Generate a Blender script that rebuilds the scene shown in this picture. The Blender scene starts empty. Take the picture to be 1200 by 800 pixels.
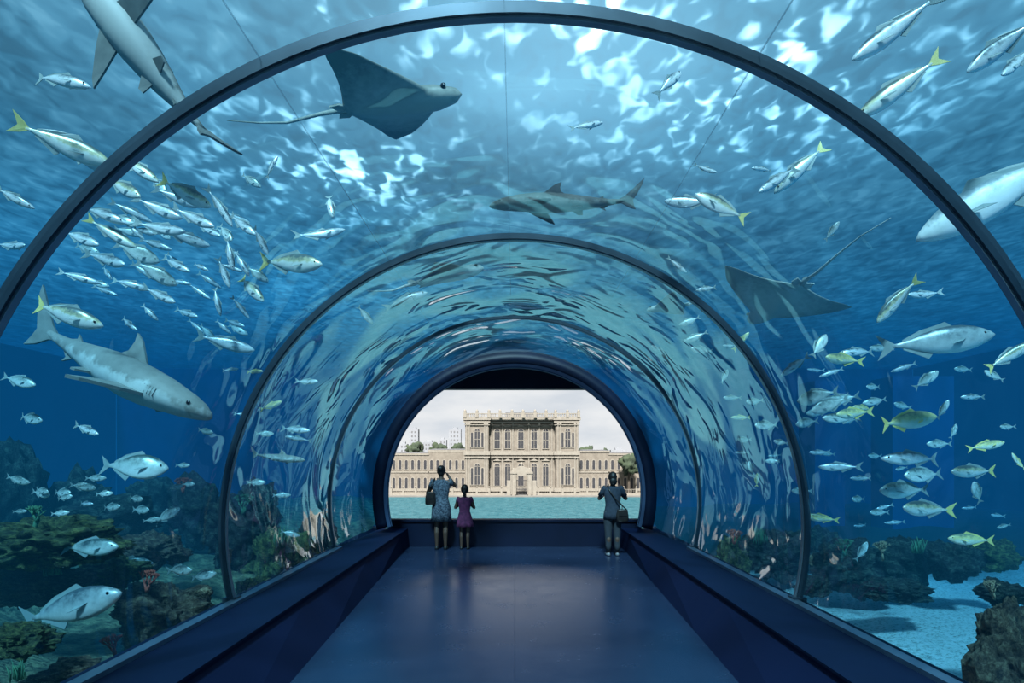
import bpy, bmesh, math, random
from mathutils import Vector, Matrix, noise
random.seed(7)
sc = bpy.context.scene
try:
    sc.view_settings.view_transform = 'Standard'
except Exception:
    pass
COL = sc.collection
F = 700.0; EYE = 1.77; VX = 603.0; VY = 535.0
R = 2.8; CZ = 1.08
pi = math.pi

def at(px, py, d):
    return Vector(((px-VX)/F*d, d, EYE+(VY-py)/F*d))
def exit_d(px, py):
    a = (px-VX)/F; b = (VY-py)/F; k = EYE-CZ
    A = a*a+b*b; B = 2*b*k; Cc = k*k-R*R
    return (-B+math.sqrt(B*B-4*A*Cc))/(2*A)

# ------------------------------------------------------------ mesh builder
class MB:
    def __init__(s): s.v = []; s.f = []; s.m = []
    def add(s, vs, fs, mi=0):
        o = len(s.v); s.v += [tuple(p) for p in vs]
        for f in fs: s.f.append(tuple(i+o for i in f)); s.m.append(mi)
    def box(s, x0, x1, y0, y1, z0, z1, mi=0):
        s.add([(x0,y0,z0),(x1,y0,z0),(x1,y1,z0),(x0,y1,z0),(x0,y0,z1),(x1,y0,z1),(x1,y1,z1),(x0,y1,z1)],
              [(0,3,2,1),(4,5,6,7),(0,1,5,4),(1,2,6,5),(2,3,7,6),(3,0,4,7)], mi)
    def loft(s, rings, mi=0, cap=True, closed=True):
        n = len(rings[0]); vs = [p for r in rings for p in r]; fs = []
        for i in range(len(rings)-1):
            for j in range(n if closed else n-1):
                k = (j+1) % n
                fs.append((i*n+j, i*n+k, (i+1)*n+k, (i+1)*n+j))
        if cap:
            fs.append(tuple(range(n-1, -1, -1))); b = (len(rings)-1)*n
            fs.append(tuple(range(b, b+n)))
        s.add(vs, fs, mi)
    def tube(s, pts, rad, n=8, mi=0):
        pts = [Vector(p) for p in pts]; rings = []
        if not isinstance(rad, (list, tuple)): rad = [rad]*len(pts)
        t0 = (pts[1]-pts[0]).normalized()
        u = t0.orthogonal().normalized()
        for i, p in enumerate(pts):
            t = (pts[min(i+1, len(pts)-1)]-pts[max(i-1, 0)]).normalized()
            u = (u-t*u.dot(t)).normalized(); w = t.cross(u)
            rings.append([p+(u*math.cos(2*pi*j/n)+w*math.sin(2*pi*j/n))*rad[i] for j in range(n)])
        s.loft(rings, mi)
    def ell(s, c, r, seg=14, rn=9, mi=0):
        rings = []
        for i in range(1, rn):
            a = pi*i/rn
            rings.append([(c[0]+r[0]*math.sin(a)*math.cos(2*pi*j/seg), c[1]+r[1]*math.sin(a)*math.sin(2*pi*j/seg), c[2]-r[2]*math.cos(a)) for j in range(seg)])
        s.loft(rings, mi)
    def cap(s, p1, r1, p2, r2):
        s.ell(p1, (r1,)*3, 12, 8); s.ell(p2, (r2,)*3, 12, 8); s.tube([p1, p2], [r1, r2], 12)
    def fin(s, poly, nrm, t=.004, mi=0):
        nrm = Vector(nrm).normalized()*t; n = len(poly)
        vs = [Vector(p)+nrm for p in poly]+[Vector(p)-nrm for p in poly]
        fs = [tuple(range(n)), tuple(range(2*n-1, n-1, -1))]
        fs += [(i, i+n, (i+1) % n+n, (i+1) % n) for i in range(n)]
        s.add(vs, fs, mi)
    def merge(s, o, mi):
        s.add(o.v, o.f, mi)
    def mesh(s, name, mats, smooth=False):
        me = bpy.data.meshes.new(name); me.from_pydata(s.v, [], s.f)
        if not isinstance(mats, (list, tuple)): mats = [mats]
        for m in mats: me.materials.append(m)
        for p, mi in zip(me.polygons, s.m): p.material_index = mi; p.use_smooth = smooth
        bm = bmesh.new(); bm.from_mesh(me); bmesh.ops.recalc_face_normals(bm, faces=bm.faces); bm.to_mesh(me); bm.free()
        me.update(); return me
    def build(s, name, mats, parent=None, smooth=False):
        return link(name, s.mesh(name, mats, smooth), parent)
def link(name, me, parent=None):
    o = bpy.data.objects.new(name, me); COL.objects.link(o)
    if parent: o.parent = parent
    return o
def tag(o, label=None, cat=None, group=None, kind=None):
    if label: o['label'] = label
    if cat: o['category'] = cat
    if group: o['group'] = group
    if kind: o['kind'] = kind
    return o
def empty(name, loc=(0,0,0), rz=0):
    o = bpy.data.objects.new(name, None); o.location = loc; o.rotation_euler = (0,0,rz)
    o.empty_display_size = .1; COL.objects.link(o); return o

# ------------------------------------------------------------ materials
def nt(name):
    m = bpy.data.materials.new(name); m.use_nodes = True; t = m.node_tree; t.nodes.clear()
    return m, t, t.nodes.new('ShaderNodeOutputMaterial')
def N(t, k, **kw):
    n = t.nodes.new(k)
    for a, b in kw.items():
        if a in n.inputs: n.inputs[a].default_value = b
        else: setattr(n, a, b)
    return n
def ramp(t, fac, stops, interp='LINEAR'):
    r = t.nodes.new('ShaderNodeValToRGB'); e = r.color_ramp.elements; r.color_ramp.interpolation = interp
    while len(e) < len(stops): e.new(.5)
    for i, (p, c) in enumerate(stops):
        e[i].position = p; e[i].color = tuple(c)+(1,) if len(c) == 3 else c
    t.links.new(fac, r.inputs[0]); return r.outputs[0]
def math_(t, op, a, b=None):
    n = t.nodes.new('ShaderNodeMath'); n.operation = op
    for i, x in enumerate((a, b)):
        if x is None: continue
        if isinstance(x, (int, float)): n.inputs[i].default_value = x
        else: t.links.new(x, n.inputs[i])
    return n.outputs[0]
def mixc(t, fac, a, b):
    n = t.nodes.new('ShaderNodeMix'); n.data_type = 'RGBA'
    t.links.new(fac, n.inputs[0])
    for s, x in ((6,a),(7,b)):
        if isinstance(x, tuple): n.inputs[s].default_value = x+(1,)
        else: t.links.new(x, n.inputs[s])
    return n.outputs[2]
def mat(name, c1, c2=None, scale=4, rough=.5, metal=0, bump=0, bscale=None, spec=.5, detail=4):
    m, t, out = nt(name)
    b = N(t, 'ShaderNodeBsdfPrincipled'); b.inputs['Roughness'].default_value = rough; b.inputs['Metallic'].default_value = metal
    b.inputs['Specular IOR Level'].default_value = spec
    t.links.new(b.outputs[0], out.inputs[0])
    tc = N(t, 'ShaderNodeTexCoord')
    n = N(t, 'ShaderNodeTexNoise', Scale=scale, Detail=detail); t.links.new(tc.outputs['Object'], n.inputs['Vector'])
    c2 = c2 or tuple(x*.85 for x in c1)
    t.links.new(ramp(t, n.outputs[0], [(.35, c1), (.65, c2)]), b.inputs['Base Color'])
    if bump:
        n2 = N(t, 'ShaderNodeTexNoise', Scale=bscale or scale*2, Detail=5); t.links.new(tc.outputs['Object'], n2.inputs['Vector'])
        bp = N(t, 'ShaderNodeBump', Strength=bump, Distance=.1); t.links.new(n2.outputs[0], bp.inputs['Height']); t.links.new(bp.outputs[0], b.inputs['Normal'])
    return m
def mat_z(name, stops, lo, hi, rough=.35, metal=.3, mott=.3):
    m, t, out = nt(name)
    b = N(t, 'ShaderNodeBsdfPrincipled'); b.inputs['Roughness'].default_value = rough; b.inputs['Metallic'].default_value = metal
    t.links.new(b.outputs[0], out.inputs[0])
    tc = N(t, 'ShaderNodeTexCoord'); sx = N(t, 'ShaderNodeSeparateXYZ'); t.links.new(tc.outputs['Object'], sx.inputs[0])
    n = N(t, 'ShaderNodeTexNoise', Scale=14.0, Detail=5, Roughness=.65); t.links.new(tc.outputs['Object'], n.inputs['Vector'])
    z = math_(t, 'DIVIDE', math_(t, 'SUBTRACT', sx.outputs[2], lo), hi-lo)
    z = math_(t, 'ADD', z, math_(t, 'MULTIPLY', math_(t, 'SUBTRACT', n.outputs[0], .5), mott*1.4))
    t.links.new(ramp(t, z, stops), b.inputs['Base Color'])
    return m

M = {}
M['navy'] = mat('navy_paint', (.004,.010,.038), (.0035,.009,.034), 2, .7, spec=.1)
M['navy_dark'] = mat('dark_navy', (.003,.008,.03), (.002,.006,.022), 2, .5, spec=.3)
M['trim'] = mat('ledge_navy', (.005,.012,.038), (.0045,.011,.034), 5, .6, 0, spec=.12)
M['trimlight'] = mat('light_metal_trim', (.26,.34,.42), (.2,.27,.35), 5, .3, .7)
M['ring'] = mat('blue_grey_metal', (.07,.10,.13), (.055,.08,.105), 6, .32, .6)
M['ringlip'] = mat('grey_metal', (.4,.48,.53), (.32,.39,.44), 6, .3, .7)
M['portal'] = mat('portal_blue_metal', (.10,.15,.26), (.08,.12,.21), 3, .35, .3)
def seam_mat():
    m, t, out = nt('acrylic_joint'); a = N(t, 'ShaderNodeBsdfTransparent'); b = N(t, 'ShaderNodeBsdfPrincipled'); b.inputs['Base Color'].default_value = (.25,.4,.5,1)
    n = N(t, 'ShaderNodeTexNoise', Scale=3.0); mx = N(t, 'ShaderNodeMixShader'); t.links.new(ramp(t, n.outputs[0], [(.3,(.1,)*3),(.7,(.4,)*3)]), mx.inputs[0])
    t.links.new(a.outputs[0], mx.inputs[1]); t.links.new(b.outputs[0], mx.inputs[2]); t.links.new(mx.outputs[0], out.inputs[0]); return m
M['seam'] = seam_mat()
def floor_mat():
    m, t, out = nt('glossy_slate_blue_floor')
    b = N(t, 'ShaderNodeBsdfPrincipled'); t.links.new(b.outputs[0], out.inputs[0])
    tc = N(t, 'ShaderNodeTexCoord')
    n = N(t, 'ShaderNodeTexNoise', Scale=2.2, Detail=7, Roughness=.7); t.links.new(tc.outputs['Object'], n.inputs['Vector'])
    t.links.new(ramp(t, n.outputs[0], [(.3,(.014,.026,.060)),(.7,(.019,.032,.070))]), b.inputs['Base Color'])
    t.links.new(ramp(t, n.outputs[0], [(.3,(.21,)*3),(.7,(.29,)*3)]), b.inputs['Roughness'])
    b.inputs['Specular IOR Level'].default_value = 1.0
    return m
M['floor'] = floor_mat()
M['joint'] = mat('floor_joint', (.012,.02,.045), None, 5, .4)
def glass_mat():
    m, t, out = nt('clear_acrylic')
    tr = N(t, 'ShaderNodeBsdfTransparent'); tr.inputs[0].default_value = (.96,.99,1,1)
    g = N(t, 'ShaderNodeBsdfGlossy'); g.inputs['Roughness'].default_value = .05; g.inputs[0].default_value = (.88,.97,1,1)
    mx = N(t, 'ShaderNodeMixShader'); lw = N(t, 'ShaderNodeLayerWeight', Blend=.5)
    tc = N(t, 'ShaderNodeTexCoord'); mp = N(t, 'ShaderNodeMapping'); mp.inputs['Scale'].default_value = (.7,.9,.7)
    t.links.new(tc.outputs['Object'], mp.inputs[0])
    n = N(t, 'ShaderNodeTexNoise', Scale=1.7, Detail=1.2, Distortion=1.3); t.links.new(mp.outputs[0], n.inputs['Vector'])
    bp = N(t, 'ShaderNodeBump', Strength=.6, Distance=.10); t.links.new(n.outputs[0], bp.inputs['Height'])
    t.links.new(bp.outputs[0], g.inputs['Normal'])
    p = math_(t, 'POWER', lw.outputs['Facing'], 4.0)
    n2 = N(t, 'ShaderNodeTexNoise', Scale=1.1, Detail=1.0, Distortion=.8); t.links.new(mp.outputs[0], n2.inputs['Vector'])
    pf = ramp(t, n2.outputs[0], [(.38,(.3,)*3),(.60,(1.0,)*3)], 'EASE')
    fac = math_(t, 'MINIMUM', math_(t, 'ADD', math_(t, 'MULTIPLY', math_(t, 'MULTIPLY', p, pf), 3.4), .008), .85)
    t.links.new(fac, mx.inputs[0]); t.links.new(tr.outputs[0], mx.inputs[1]); t.links.new(g.outputs[0], mx.inputs[2])
    t.links.new(mx.outputs[0], out.inputs[0]); return m
M['glass'] = glass_mat()
def vol_mat():
    m, t, out = nt('tank_water')
    a = N(t, 'ShaderNodeVolumeAbsorption', Density=.29); a.inputs[0].default_value = (.30,.67,.79,1)
    e = N(t, 'ShaderNodeEmission'); e.inputs[0].default_value = (.02,.49,1,1); e.inputs[1].default_value = .0128  # even emission stands in for daylight scattered in the water
    ad = N(t, 'ShaderNodeAddShader'); t.links.new(a.outputs[0], ad.inputs[0]); t.links.new(e.outputs[0], ad.inputs[1])
    t.links.new(ad.outputs[0], out.inputs['Volume']); return m
M['water'] = vol_mat()
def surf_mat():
    m, t, out = nt('ripples_with_painted_glitter')
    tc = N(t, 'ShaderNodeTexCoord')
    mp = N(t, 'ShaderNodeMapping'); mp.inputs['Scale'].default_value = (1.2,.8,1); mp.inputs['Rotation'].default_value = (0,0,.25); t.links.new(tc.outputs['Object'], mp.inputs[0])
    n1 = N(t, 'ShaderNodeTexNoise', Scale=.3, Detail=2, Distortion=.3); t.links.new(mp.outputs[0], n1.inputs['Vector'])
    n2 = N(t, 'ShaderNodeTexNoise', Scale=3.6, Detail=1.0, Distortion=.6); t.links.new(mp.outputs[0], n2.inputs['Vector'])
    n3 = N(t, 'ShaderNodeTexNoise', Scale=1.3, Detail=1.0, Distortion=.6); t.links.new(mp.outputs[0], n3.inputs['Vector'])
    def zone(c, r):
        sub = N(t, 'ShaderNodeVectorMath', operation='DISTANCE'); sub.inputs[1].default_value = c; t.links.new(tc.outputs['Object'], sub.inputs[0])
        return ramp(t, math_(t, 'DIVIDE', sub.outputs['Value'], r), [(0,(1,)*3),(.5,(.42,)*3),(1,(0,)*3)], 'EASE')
    glow = zone((.6,7.0,0), 7.0)  # painted patch of sky brightness on the ripples overhead
    left = zone((-6.5,16.0,0), 8.0)  # painted brighter patch standing in for hazy light at far left
    glitter_zone = math_(t, 'MAXIMUM', math_(t, 'MAXIMUM', zone((2.9,7.2,0),3.6), zone((-2.6,9.4,0),3.2)), math_(t, 'MAXIMUM', zone((-1.3,5.6,0),1.8), zone((.8,6.0,0),2.2)))
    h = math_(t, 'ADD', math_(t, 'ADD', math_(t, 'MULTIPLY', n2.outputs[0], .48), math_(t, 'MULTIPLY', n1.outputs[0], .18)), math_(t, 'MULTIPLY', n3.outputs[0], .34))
    h2 = math_(t, 'ADD', h, math_(t, 'MULTIPLY', glitter_zone, .05))
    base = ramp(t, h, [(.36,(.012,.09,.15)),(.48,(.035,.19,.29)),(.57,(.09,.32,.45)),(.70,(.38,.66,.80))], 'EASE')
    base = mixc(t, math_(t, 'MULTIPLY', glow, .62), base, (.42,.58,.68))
    painted_glitter = math_(t, 'MULTIPLY', ramp(t, h2, [(.53,(0,0,0)),(.66,(1,1,1))], 'EASE'), glitter_zone)  # sun glitter painted as emission in fixed zones
    em = N(t, 'ShaderNodeEmission'); t.links.new(mixc(t, painted_glitter, base, (.95,.98,1)), em.inputs[0])
    st = math_(t, 'ADD', math_(t, 'ADD', math_(t, 'ADD', .75, math_(t, 'MULTIPLY', left, 2.2)), math_(t, 'MULTIPLY', glow, 1.7)), math_(t, 'MULTIPLY', painted_glitter, 6.0))
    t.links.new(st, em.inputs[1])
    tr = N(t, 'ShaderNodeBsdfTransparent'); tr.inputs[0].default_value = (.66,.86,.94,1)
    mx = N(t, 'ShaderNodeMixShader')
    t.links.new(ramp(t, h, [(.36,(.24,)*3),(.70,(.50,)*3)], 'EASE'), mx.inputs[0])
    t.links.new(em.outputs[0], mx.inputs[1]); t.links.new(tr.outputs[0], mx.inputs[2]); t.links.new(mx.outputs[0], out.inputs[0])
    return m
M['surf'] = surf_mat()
M['tankwall'] = mat('tank_wall_blue', (.01,.09,.20), (.008,.06,.14), .6, .8)
M['pillar'] = mat('tank_pillar_blue', (.01,.10,.26), (.008,.08,.2), .8, .8)
def sand_mat():
    m, t, out = nt('pale_gravel_sand')
    bs = N(t, 'ShaderNodeBsdfPrincipled'); bs.inputs['Roughness'].default_value = .9; t.links.new(bs.outputs[0], out.inputs[0])
    tc = N(t, 'ShaderNodeTexCoord'); n = N(t, 'ShaderNodeTexNoise', Scale=22.0, Detail=4, Roughness=.8); t.links.new(tc.outputs['Object'], n.inputs['Vector'])
    sand = ramp(t, n.outputs[0], [(.34,(.30,.36,.32)),(.5,(.85,.95,.88)),(.68,(1,1,.98))])
    # beyond the reef the bed colour turns dark
    sx = N(t, 'ShaderNodeSeparateXYZ'); t.links.new(tc.outputs['Object'], sx.inputs[0])
    n3 = N(t, 'ShaderNodeTexNoise', Scale=.8, Detail=3); t.links.new(tc.outputs['Object'], n3.inputs['Vector'])
    k = math_(t, 'ADD', math_(t, 'DIVIDE', sx.outputs[1], 20.0), math_(t, 'MULTIPLY', math_(t, 'SUBTRACT', n3.outputs[0], .5), .2))
    t.links.new(mixc(t, ramp(t, k, [(.47,(0,0,0)),(.56,(1,1,1))]), sand, (.03,.045,.04)), bs.inputs['Base Color'])
    bp = N(t, 'ShaderNodeBump', Strength=1, Distance=.06); t.links.new(n.outputs[0], bp.inputs['Height']); t.links.new(bp.outputs[0], bs.inputs['Normal']); return m
M['sand'] = sand_mat()
M['rubble'] = mat('reef_rubble', (.27,.25,.13), (.05,.07,.04), 6.5, .9, 0, 1, 14)
def rockmat(name, a, b, c):
    m, t, out = nt(name)
    bs = N(t, 'ShaderNodeBsdfPrincipled'); bs.inputs['Roughness'].default_value = .9; t.links.new(bs.outputs[0], out.inputs[0])
    tc = N(t, 'ShaderNodeTexCoord'); n = N(t, 'ShaderNodeTexNoise', Scale=4.5, Detail=9, Roughness=.75); t.links.new(tc.outputs['Object'], n.inputs['Vector'])
    t.links.new(ramp(t, n.outputs[0], [(.38,a),(.5,b),(.62,c)]), bs.inputs['Base Color'])
    bp = N(t, 'ShaderNodeBump', Strength=1, Distance=.2); n2 = N(t, 'ShaderNodeTexNoise', Scale=9.0, Detail=9, Roughness=.7); t.links.new(tc.outputs['Object'], n2.inputs['Vector'])
    t.links.new(n2.outputs[0], bp.inputs['Height']); t.links.new(bp.outputs[0], bs.inputs['Normal']); return m
M['rock_brown'] = rockmat('brown_rock', (.04,.025,.02), (.2,.13,.08), (.48,.36,.22))
M['rock_green'] = rockmat('algae_rock', (.02,.028,.012), (.13,.17,.06), (.44,.44,.14))
M['rock_teal'] = rockmat('dark_teal_rock', (.007,.012,.012), (.038,.055,.045), (.17,.21,.15))
M['coral_red'] = mat('red_coral', (.5,.1,.06), (.25,.06,.05), 8, .8)
M['coral_tan'] = mat('tan_coral', (.4,.3,.18), (.24,.17,.1), 8, .8)
M['coral_green'] = mat('green_coral', (.10,.26,.13), (.04,.13,.08), 8, .8)

# ------------------------------------------------------------ camera, world, sun
cam = bpy.data.cameras.new('camera'); co = bpy.data.objects.new('camera', cam); COL.objects.link(co)
co.location = (0,0,EYE); co.rotation_euler = (pi/2,0,0)
cam.sensor_width = 36; cam.lens = 21; cam.shift_x = -3/1200; cam.shift_y = 135/1200; cam.clip_end = 4000; cam.clip_start = .05
sc.camera = co
w = bpy.data.worlds.new('world'); sc.world = w; w.use_nodes = True; t = w.node_tree; t.nodes.clear()
wo = t.nodes.new('ShaderNodeOutputWorld'); bg = t.nodes.new('ShaderNodeBackground'); t.links.new(bg.outputs[0], wo.inputs[0])
tc = N(t, 'ShaderNodeTexCoord'); mp = N(t, 'ShaderNodeMapping'); mp.inputs['Scale'].default_value = (1,1,3.5); t.links.new(tc.outputs['Generated'], mp.inputs[0])
n = N(t, 'ShaderNodeTexNoise', Scale=7.0, Detail=5); t.links.new(mp.outputs[0], n.inputs['Vector'])
t.links.new(ramp(t, n.outputs[0], [(.35,(.66,.71,.77)),(.6,(.83,.85,.87))]), bg.inputs[0]); bg.inputs[1].default_value = 1.0
sl = bpy.data.lights.new('sun', 'SUN'); sl.energy = 21; sl.angle = math.radians(7); sl.color = (1,.985,.95)
so = bpy.data.objects.new('sun', sl); COL.objects.link(so); so.rotation_euler = (math.radians(38), math.radians(-6), 0); so.location = (0,0,20)

# ------------------------------------------------------------ setting: tunnel
Y0 = -9.0; YP = 10.95; YW = 11.75; YT = 12.0; YE = 30.0
ZB = .38; RP = 2.60
a0 = -math.asin((CZ-ZB)/R)
def arcpts(r, n=96, lo=None, hi=None):
    lo = a0 if lo is None else lo; hi = pi-a0 if hi is None else hi
    return [(r*math.cos(lo+(hi-lo)*i/n), CZ+r*math.sin(lo+(hi-lo)*i/n)) for i in range(n+1)]
def band(mb, ri, ro, y0, y1, lo=None, hi=None, n=96, mi=0):
    A = arcpts(ri, n, lo, hi); B = arcpts(ro, n, lo, hi)
    mb.loft([[(a[0],y0,a[1]),(b[0],y0,b[1]),(b[0],y1,b[1]),(a[0],y1,a[1])] for a, b in zip(A, B)], mi)
fl = MB(); fl.box(-2.4,2.4,Y0,YW+.2,-.1,0)
tag(fl.build('floor', M['floor']), kind='structure')
jt = MB(); jt.box(-.0015,.0015,Y0,YW,0,.0008)
tag(jt.build('trim_1', M['joint']), 'thin joint along the middle of the floor', None, None, 'structure')
def fw(y): return 1.70+(2.07-1.70)*max(0,min(1,(y-3.5)/(11-3.5)))
for sgn, side, k in ((-1,'left',2),(1,'right',3)):
    ys = [Y0,1,3.5,6,8.5,YP+.05,YW]
    c = MB(); rings = []
    for y in ys:
        top = 2.10; rings.append([(sgn*fw(y),y,0),(sgn*top,y,ZB-.06),(sgn*top,y,ZB-.02),(sgn*2.80,y,ZB-.02),(sgn*2.80,y,-.1),(sgn*fw(y),y,-.1)])
    c.loft(rings); tag(c.build('wall_'+side, M['navy']), kind='structure')
    tr = MB(); tr.box(*sorted((sgn*2.08,sgn*2.80)),Y0,YP,ZB-.02,ZB)
    tag(tr.build('trim_%d' % k, M['trim']), kind='structure')
    t2 = MB(); t2.box(*sorted((sgn*2.60,sgn*2.69)),Y0,9.03,ZB,ZB+.035)
    tag(t2.build('trim_%d' % (k+2), M['trimlight']), kind='structure')
ringy = [(2.83,'nearest and largest dark metal arch sweeping across the top of the view'),
         (5.73,'middle thin metal arch framing the tunnel halfway to the window'),
         (9.03,'farthest thin metal arch just before the round portal')]
for y, lab in ringy:
    root = tag(empty('tunnel_arch', (0,y,0)), lab, 'arch')
    dd = .035 if y < 9 else .025; th = .03 if y < 9 else .02
    b = MB(); band(b, R-th, R+.025, -dd, dd); b.build('arch_band', M['ring'], root)
    b = MB(); band(b, R-th-.012, R-th, -dd*.55, dd*.55); b.build('inner_lip', M['ringlip'], root)
    for s in (-1, 1):
        b = MB(); x = s*R*math.cos(a0); b.box(x-.06,x+.06,-.07,.07,ZB,ZB+.05); b.build('foot_plate', M['ring'], root)
edges = [Y0,2.83,5.73,9.03,YP]
for i in range(4):
    g = MB(); ny = 4; rings = []
    for k in range(ny+1):
        y = edges[i]+(edges[i+1]-edges[i])*k/ny; rr = R if i < 3 else R+(RP-R)*k/ny
        rings.append([(a[0], y, a[1]) for a in arcpts(rr, 96)])
    g.loft(rings, cap=False, closed=False)
    o = g.build('window_%d' % (i+1), M['glass'], None, True)
    tag(o, 'curved clear acrylic tunnel panel, number %d from the viewer' % (i+1), None, None, 'structure')
sm = MB()
for a in (91, 66, 115):
    a = math.radians(a); x = (R+.012)*math.cos(a); z = CZ+(R+.012)*math.sin(a)
    sm.box(x-.003,x+.003,.2,8.9,z-.003,z+.003)
tag(sm.build('trim_8', M['seam']), 'thin joints running along the acrylic roof', None, None, 'structure')
root = tag(empty('round_portal', (0,YP,0)), 'dark navy round portal with blue metal edge at the end of the tunnel', 'portal')
b = MB(); band(b, 2.38, RP, -.03, .0); b.build('outer_frame', M['navy_dark'], root, True)
b = MB()
A = arcpts(2.39); B = arcpts(2.32)
rgs = [[(p[0],-.05,p[1]) for p in A], [(p[0],.02,p[1]) for p in B]]
b.loft(rgs, cap=False, closed=False); b.build('inner_bevel', M['portal'], root, True)
b = MB(); b.loft([[(p[0],.02+.73*k,p[1]) for p in arcpts(2.31+.2*k)] for k in (0,1)], cap=False, closed=False); b.build('reveal', M['navy_dark'], root, True)
b = MB(); band(b, 2.33, RP, .0, .04); b.build('frame_back', M['navy_dark'], root, False)
ww = MB(); ww.box(-2.50,2.50,YW,YW+.2,-.1,.50)
lo = math.asin((3.10-CZ)/2.58); seg = [(2.58*math.cos(lo+(pi-2*lo)*i/40), CZ+2.58*math.sin(lo+(pi-2*lo)*i/40)) for i in range(41)]
ww.loft([[(p[0],y,p[1]) for p in seg] for y in (YW,YW+.2)])
tag(ww.build('wall_end', M['navy_dark']), kind='structure')
b = MB(); b.box(-2.48,2.48,YW-.04,YW+.22,.50,.535); tag(b.build('trim_9', M['navy_dark']), 'dark sill under the rectangular window', None, None, 'structure')
b = MB(); b.box(-2.75,2.75,Y0-.1,Y0,-.1,3.8); tag(b.build('wall_back', M['navy_dark']), kind='structure')

# ------------------------------------------------------------ tank (beyond the building line its opening flares so that the view stays clear)
TX = 20.0; TZ = 6.2; TB = -1.3
def section(r, y):
    arc = arcpts(r, 72); k = max(0,(y-YT)/(YE-YT))
    if k: arc = [(p[0]*(1+1.3*k), EYE+(p[1]-EYE)*(1+1.0*k)) for p in arc]
    return [(-TX,TB),(-TX,TZ),(TX,TZ),(TX,TB),(arc[0][0]+.12,TB),(arc[0][0]+.12,arc[0][1])]+arc+[(arc[-1][0]-.12,arc[-1][1]),(arc[-1][0]-.12,TB)]
wv = MB(); secs = [[(p[0],y,p[1]) for p in section(R+.035,y)] for y in (Y0,YT,YE)]
wv.loft(secs)
tag(wv.build('tank_water', M['water']), 'clear blue water filling the tank around the tunnel', 'water', None, 'stuff')
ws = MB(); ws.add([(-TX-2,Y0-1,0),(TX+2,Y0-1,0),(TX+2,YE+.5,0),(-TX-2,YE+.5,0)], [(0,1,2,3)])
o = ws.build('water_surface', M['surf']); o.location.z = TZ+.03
tag(o, 'rippled underside of the water surface above the tunnel with painted sun glitter', 'water surface', None, 'stuff')
for nm, y in (('wall_tank_far',YE+.02),('wall_tank_near',Y0-.02)):
    S2 = section(R+.02,y); bw = MB(); bw.add([(p[0],y,p[1]) for p in S2], [tuple(range(len(S2)))]); tag(bw.build(nm, M['tankwall']), kind='structure')
fr = MB(); fr.loft([[(p[0],y,p[1]) for p in section(R+.02,y)[4:]] for y in (YT,YE+.02)], cap=False, closed=False)
tag(fr.build('wall_flare', M['tankwall']), 'flared outer opening around the end window', None, None, 'structure')
for s, nm in ((-1,'wall_tank_left'),(1,'wall_tank_right')):
    b = MB(); b.box(*sorted((s*(TX+.02),s*(TX+.3))),Y0,YE,TB,TZ); tag(b.build(nm, M['tankwall']), kind='structure')
for k,(x0,x1,d) in enumerate(((955,990,17.5),(1046,1118,16.5))):
    b = MB(); b.box(at(x0,0,d).x,at(x1,0,d).x,d,d+1.0,TB,TZ-2.2)
    tag(b.build('trim_%d' % (10+k), M['pillar']), 'dim blue pillar standing in the tank at the right', None, None, 'structure')
def zl(x, y):
    a = min(1,max(0,(abs(x)-2.7)/4))
    return -.12+.40*a*a+.28*noise.fractal(Vector((x*.5,y*.5,1.3)),1,2,5)
def zr(x, y):
    a = min(1,max(0,(abs(x)-6.5)/5))
    return -.30+.25*a+.12*noise.fractal(Vector((x*.6,y*.6,7.3)),1,2,5)
for s, fn, nm, mm in ((-1,zl,'floor_tank_left','rubble'),(1,zr,'floor_tank_right','sand')):
    g = MB(); nx, ny = 110, 150
    rings = []
    for j in range(ny+1):
        y = Y0+(YE-Y0)*j/ny; kq = max(0,(y-YT)/(YE-YT)); x0 = 2.87+kq*3.6
        rings.append([(s*(x0+(TX-x0)*i/nx), y, fn(s*(x0+(TX-x0)*i/nx), y)-kq*.5) for i in range(nx+1)])
    g.loft(rings, cap=False, closed=False); tag(g.build(nm, M[mm], None, True), kind='structure')

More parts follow.
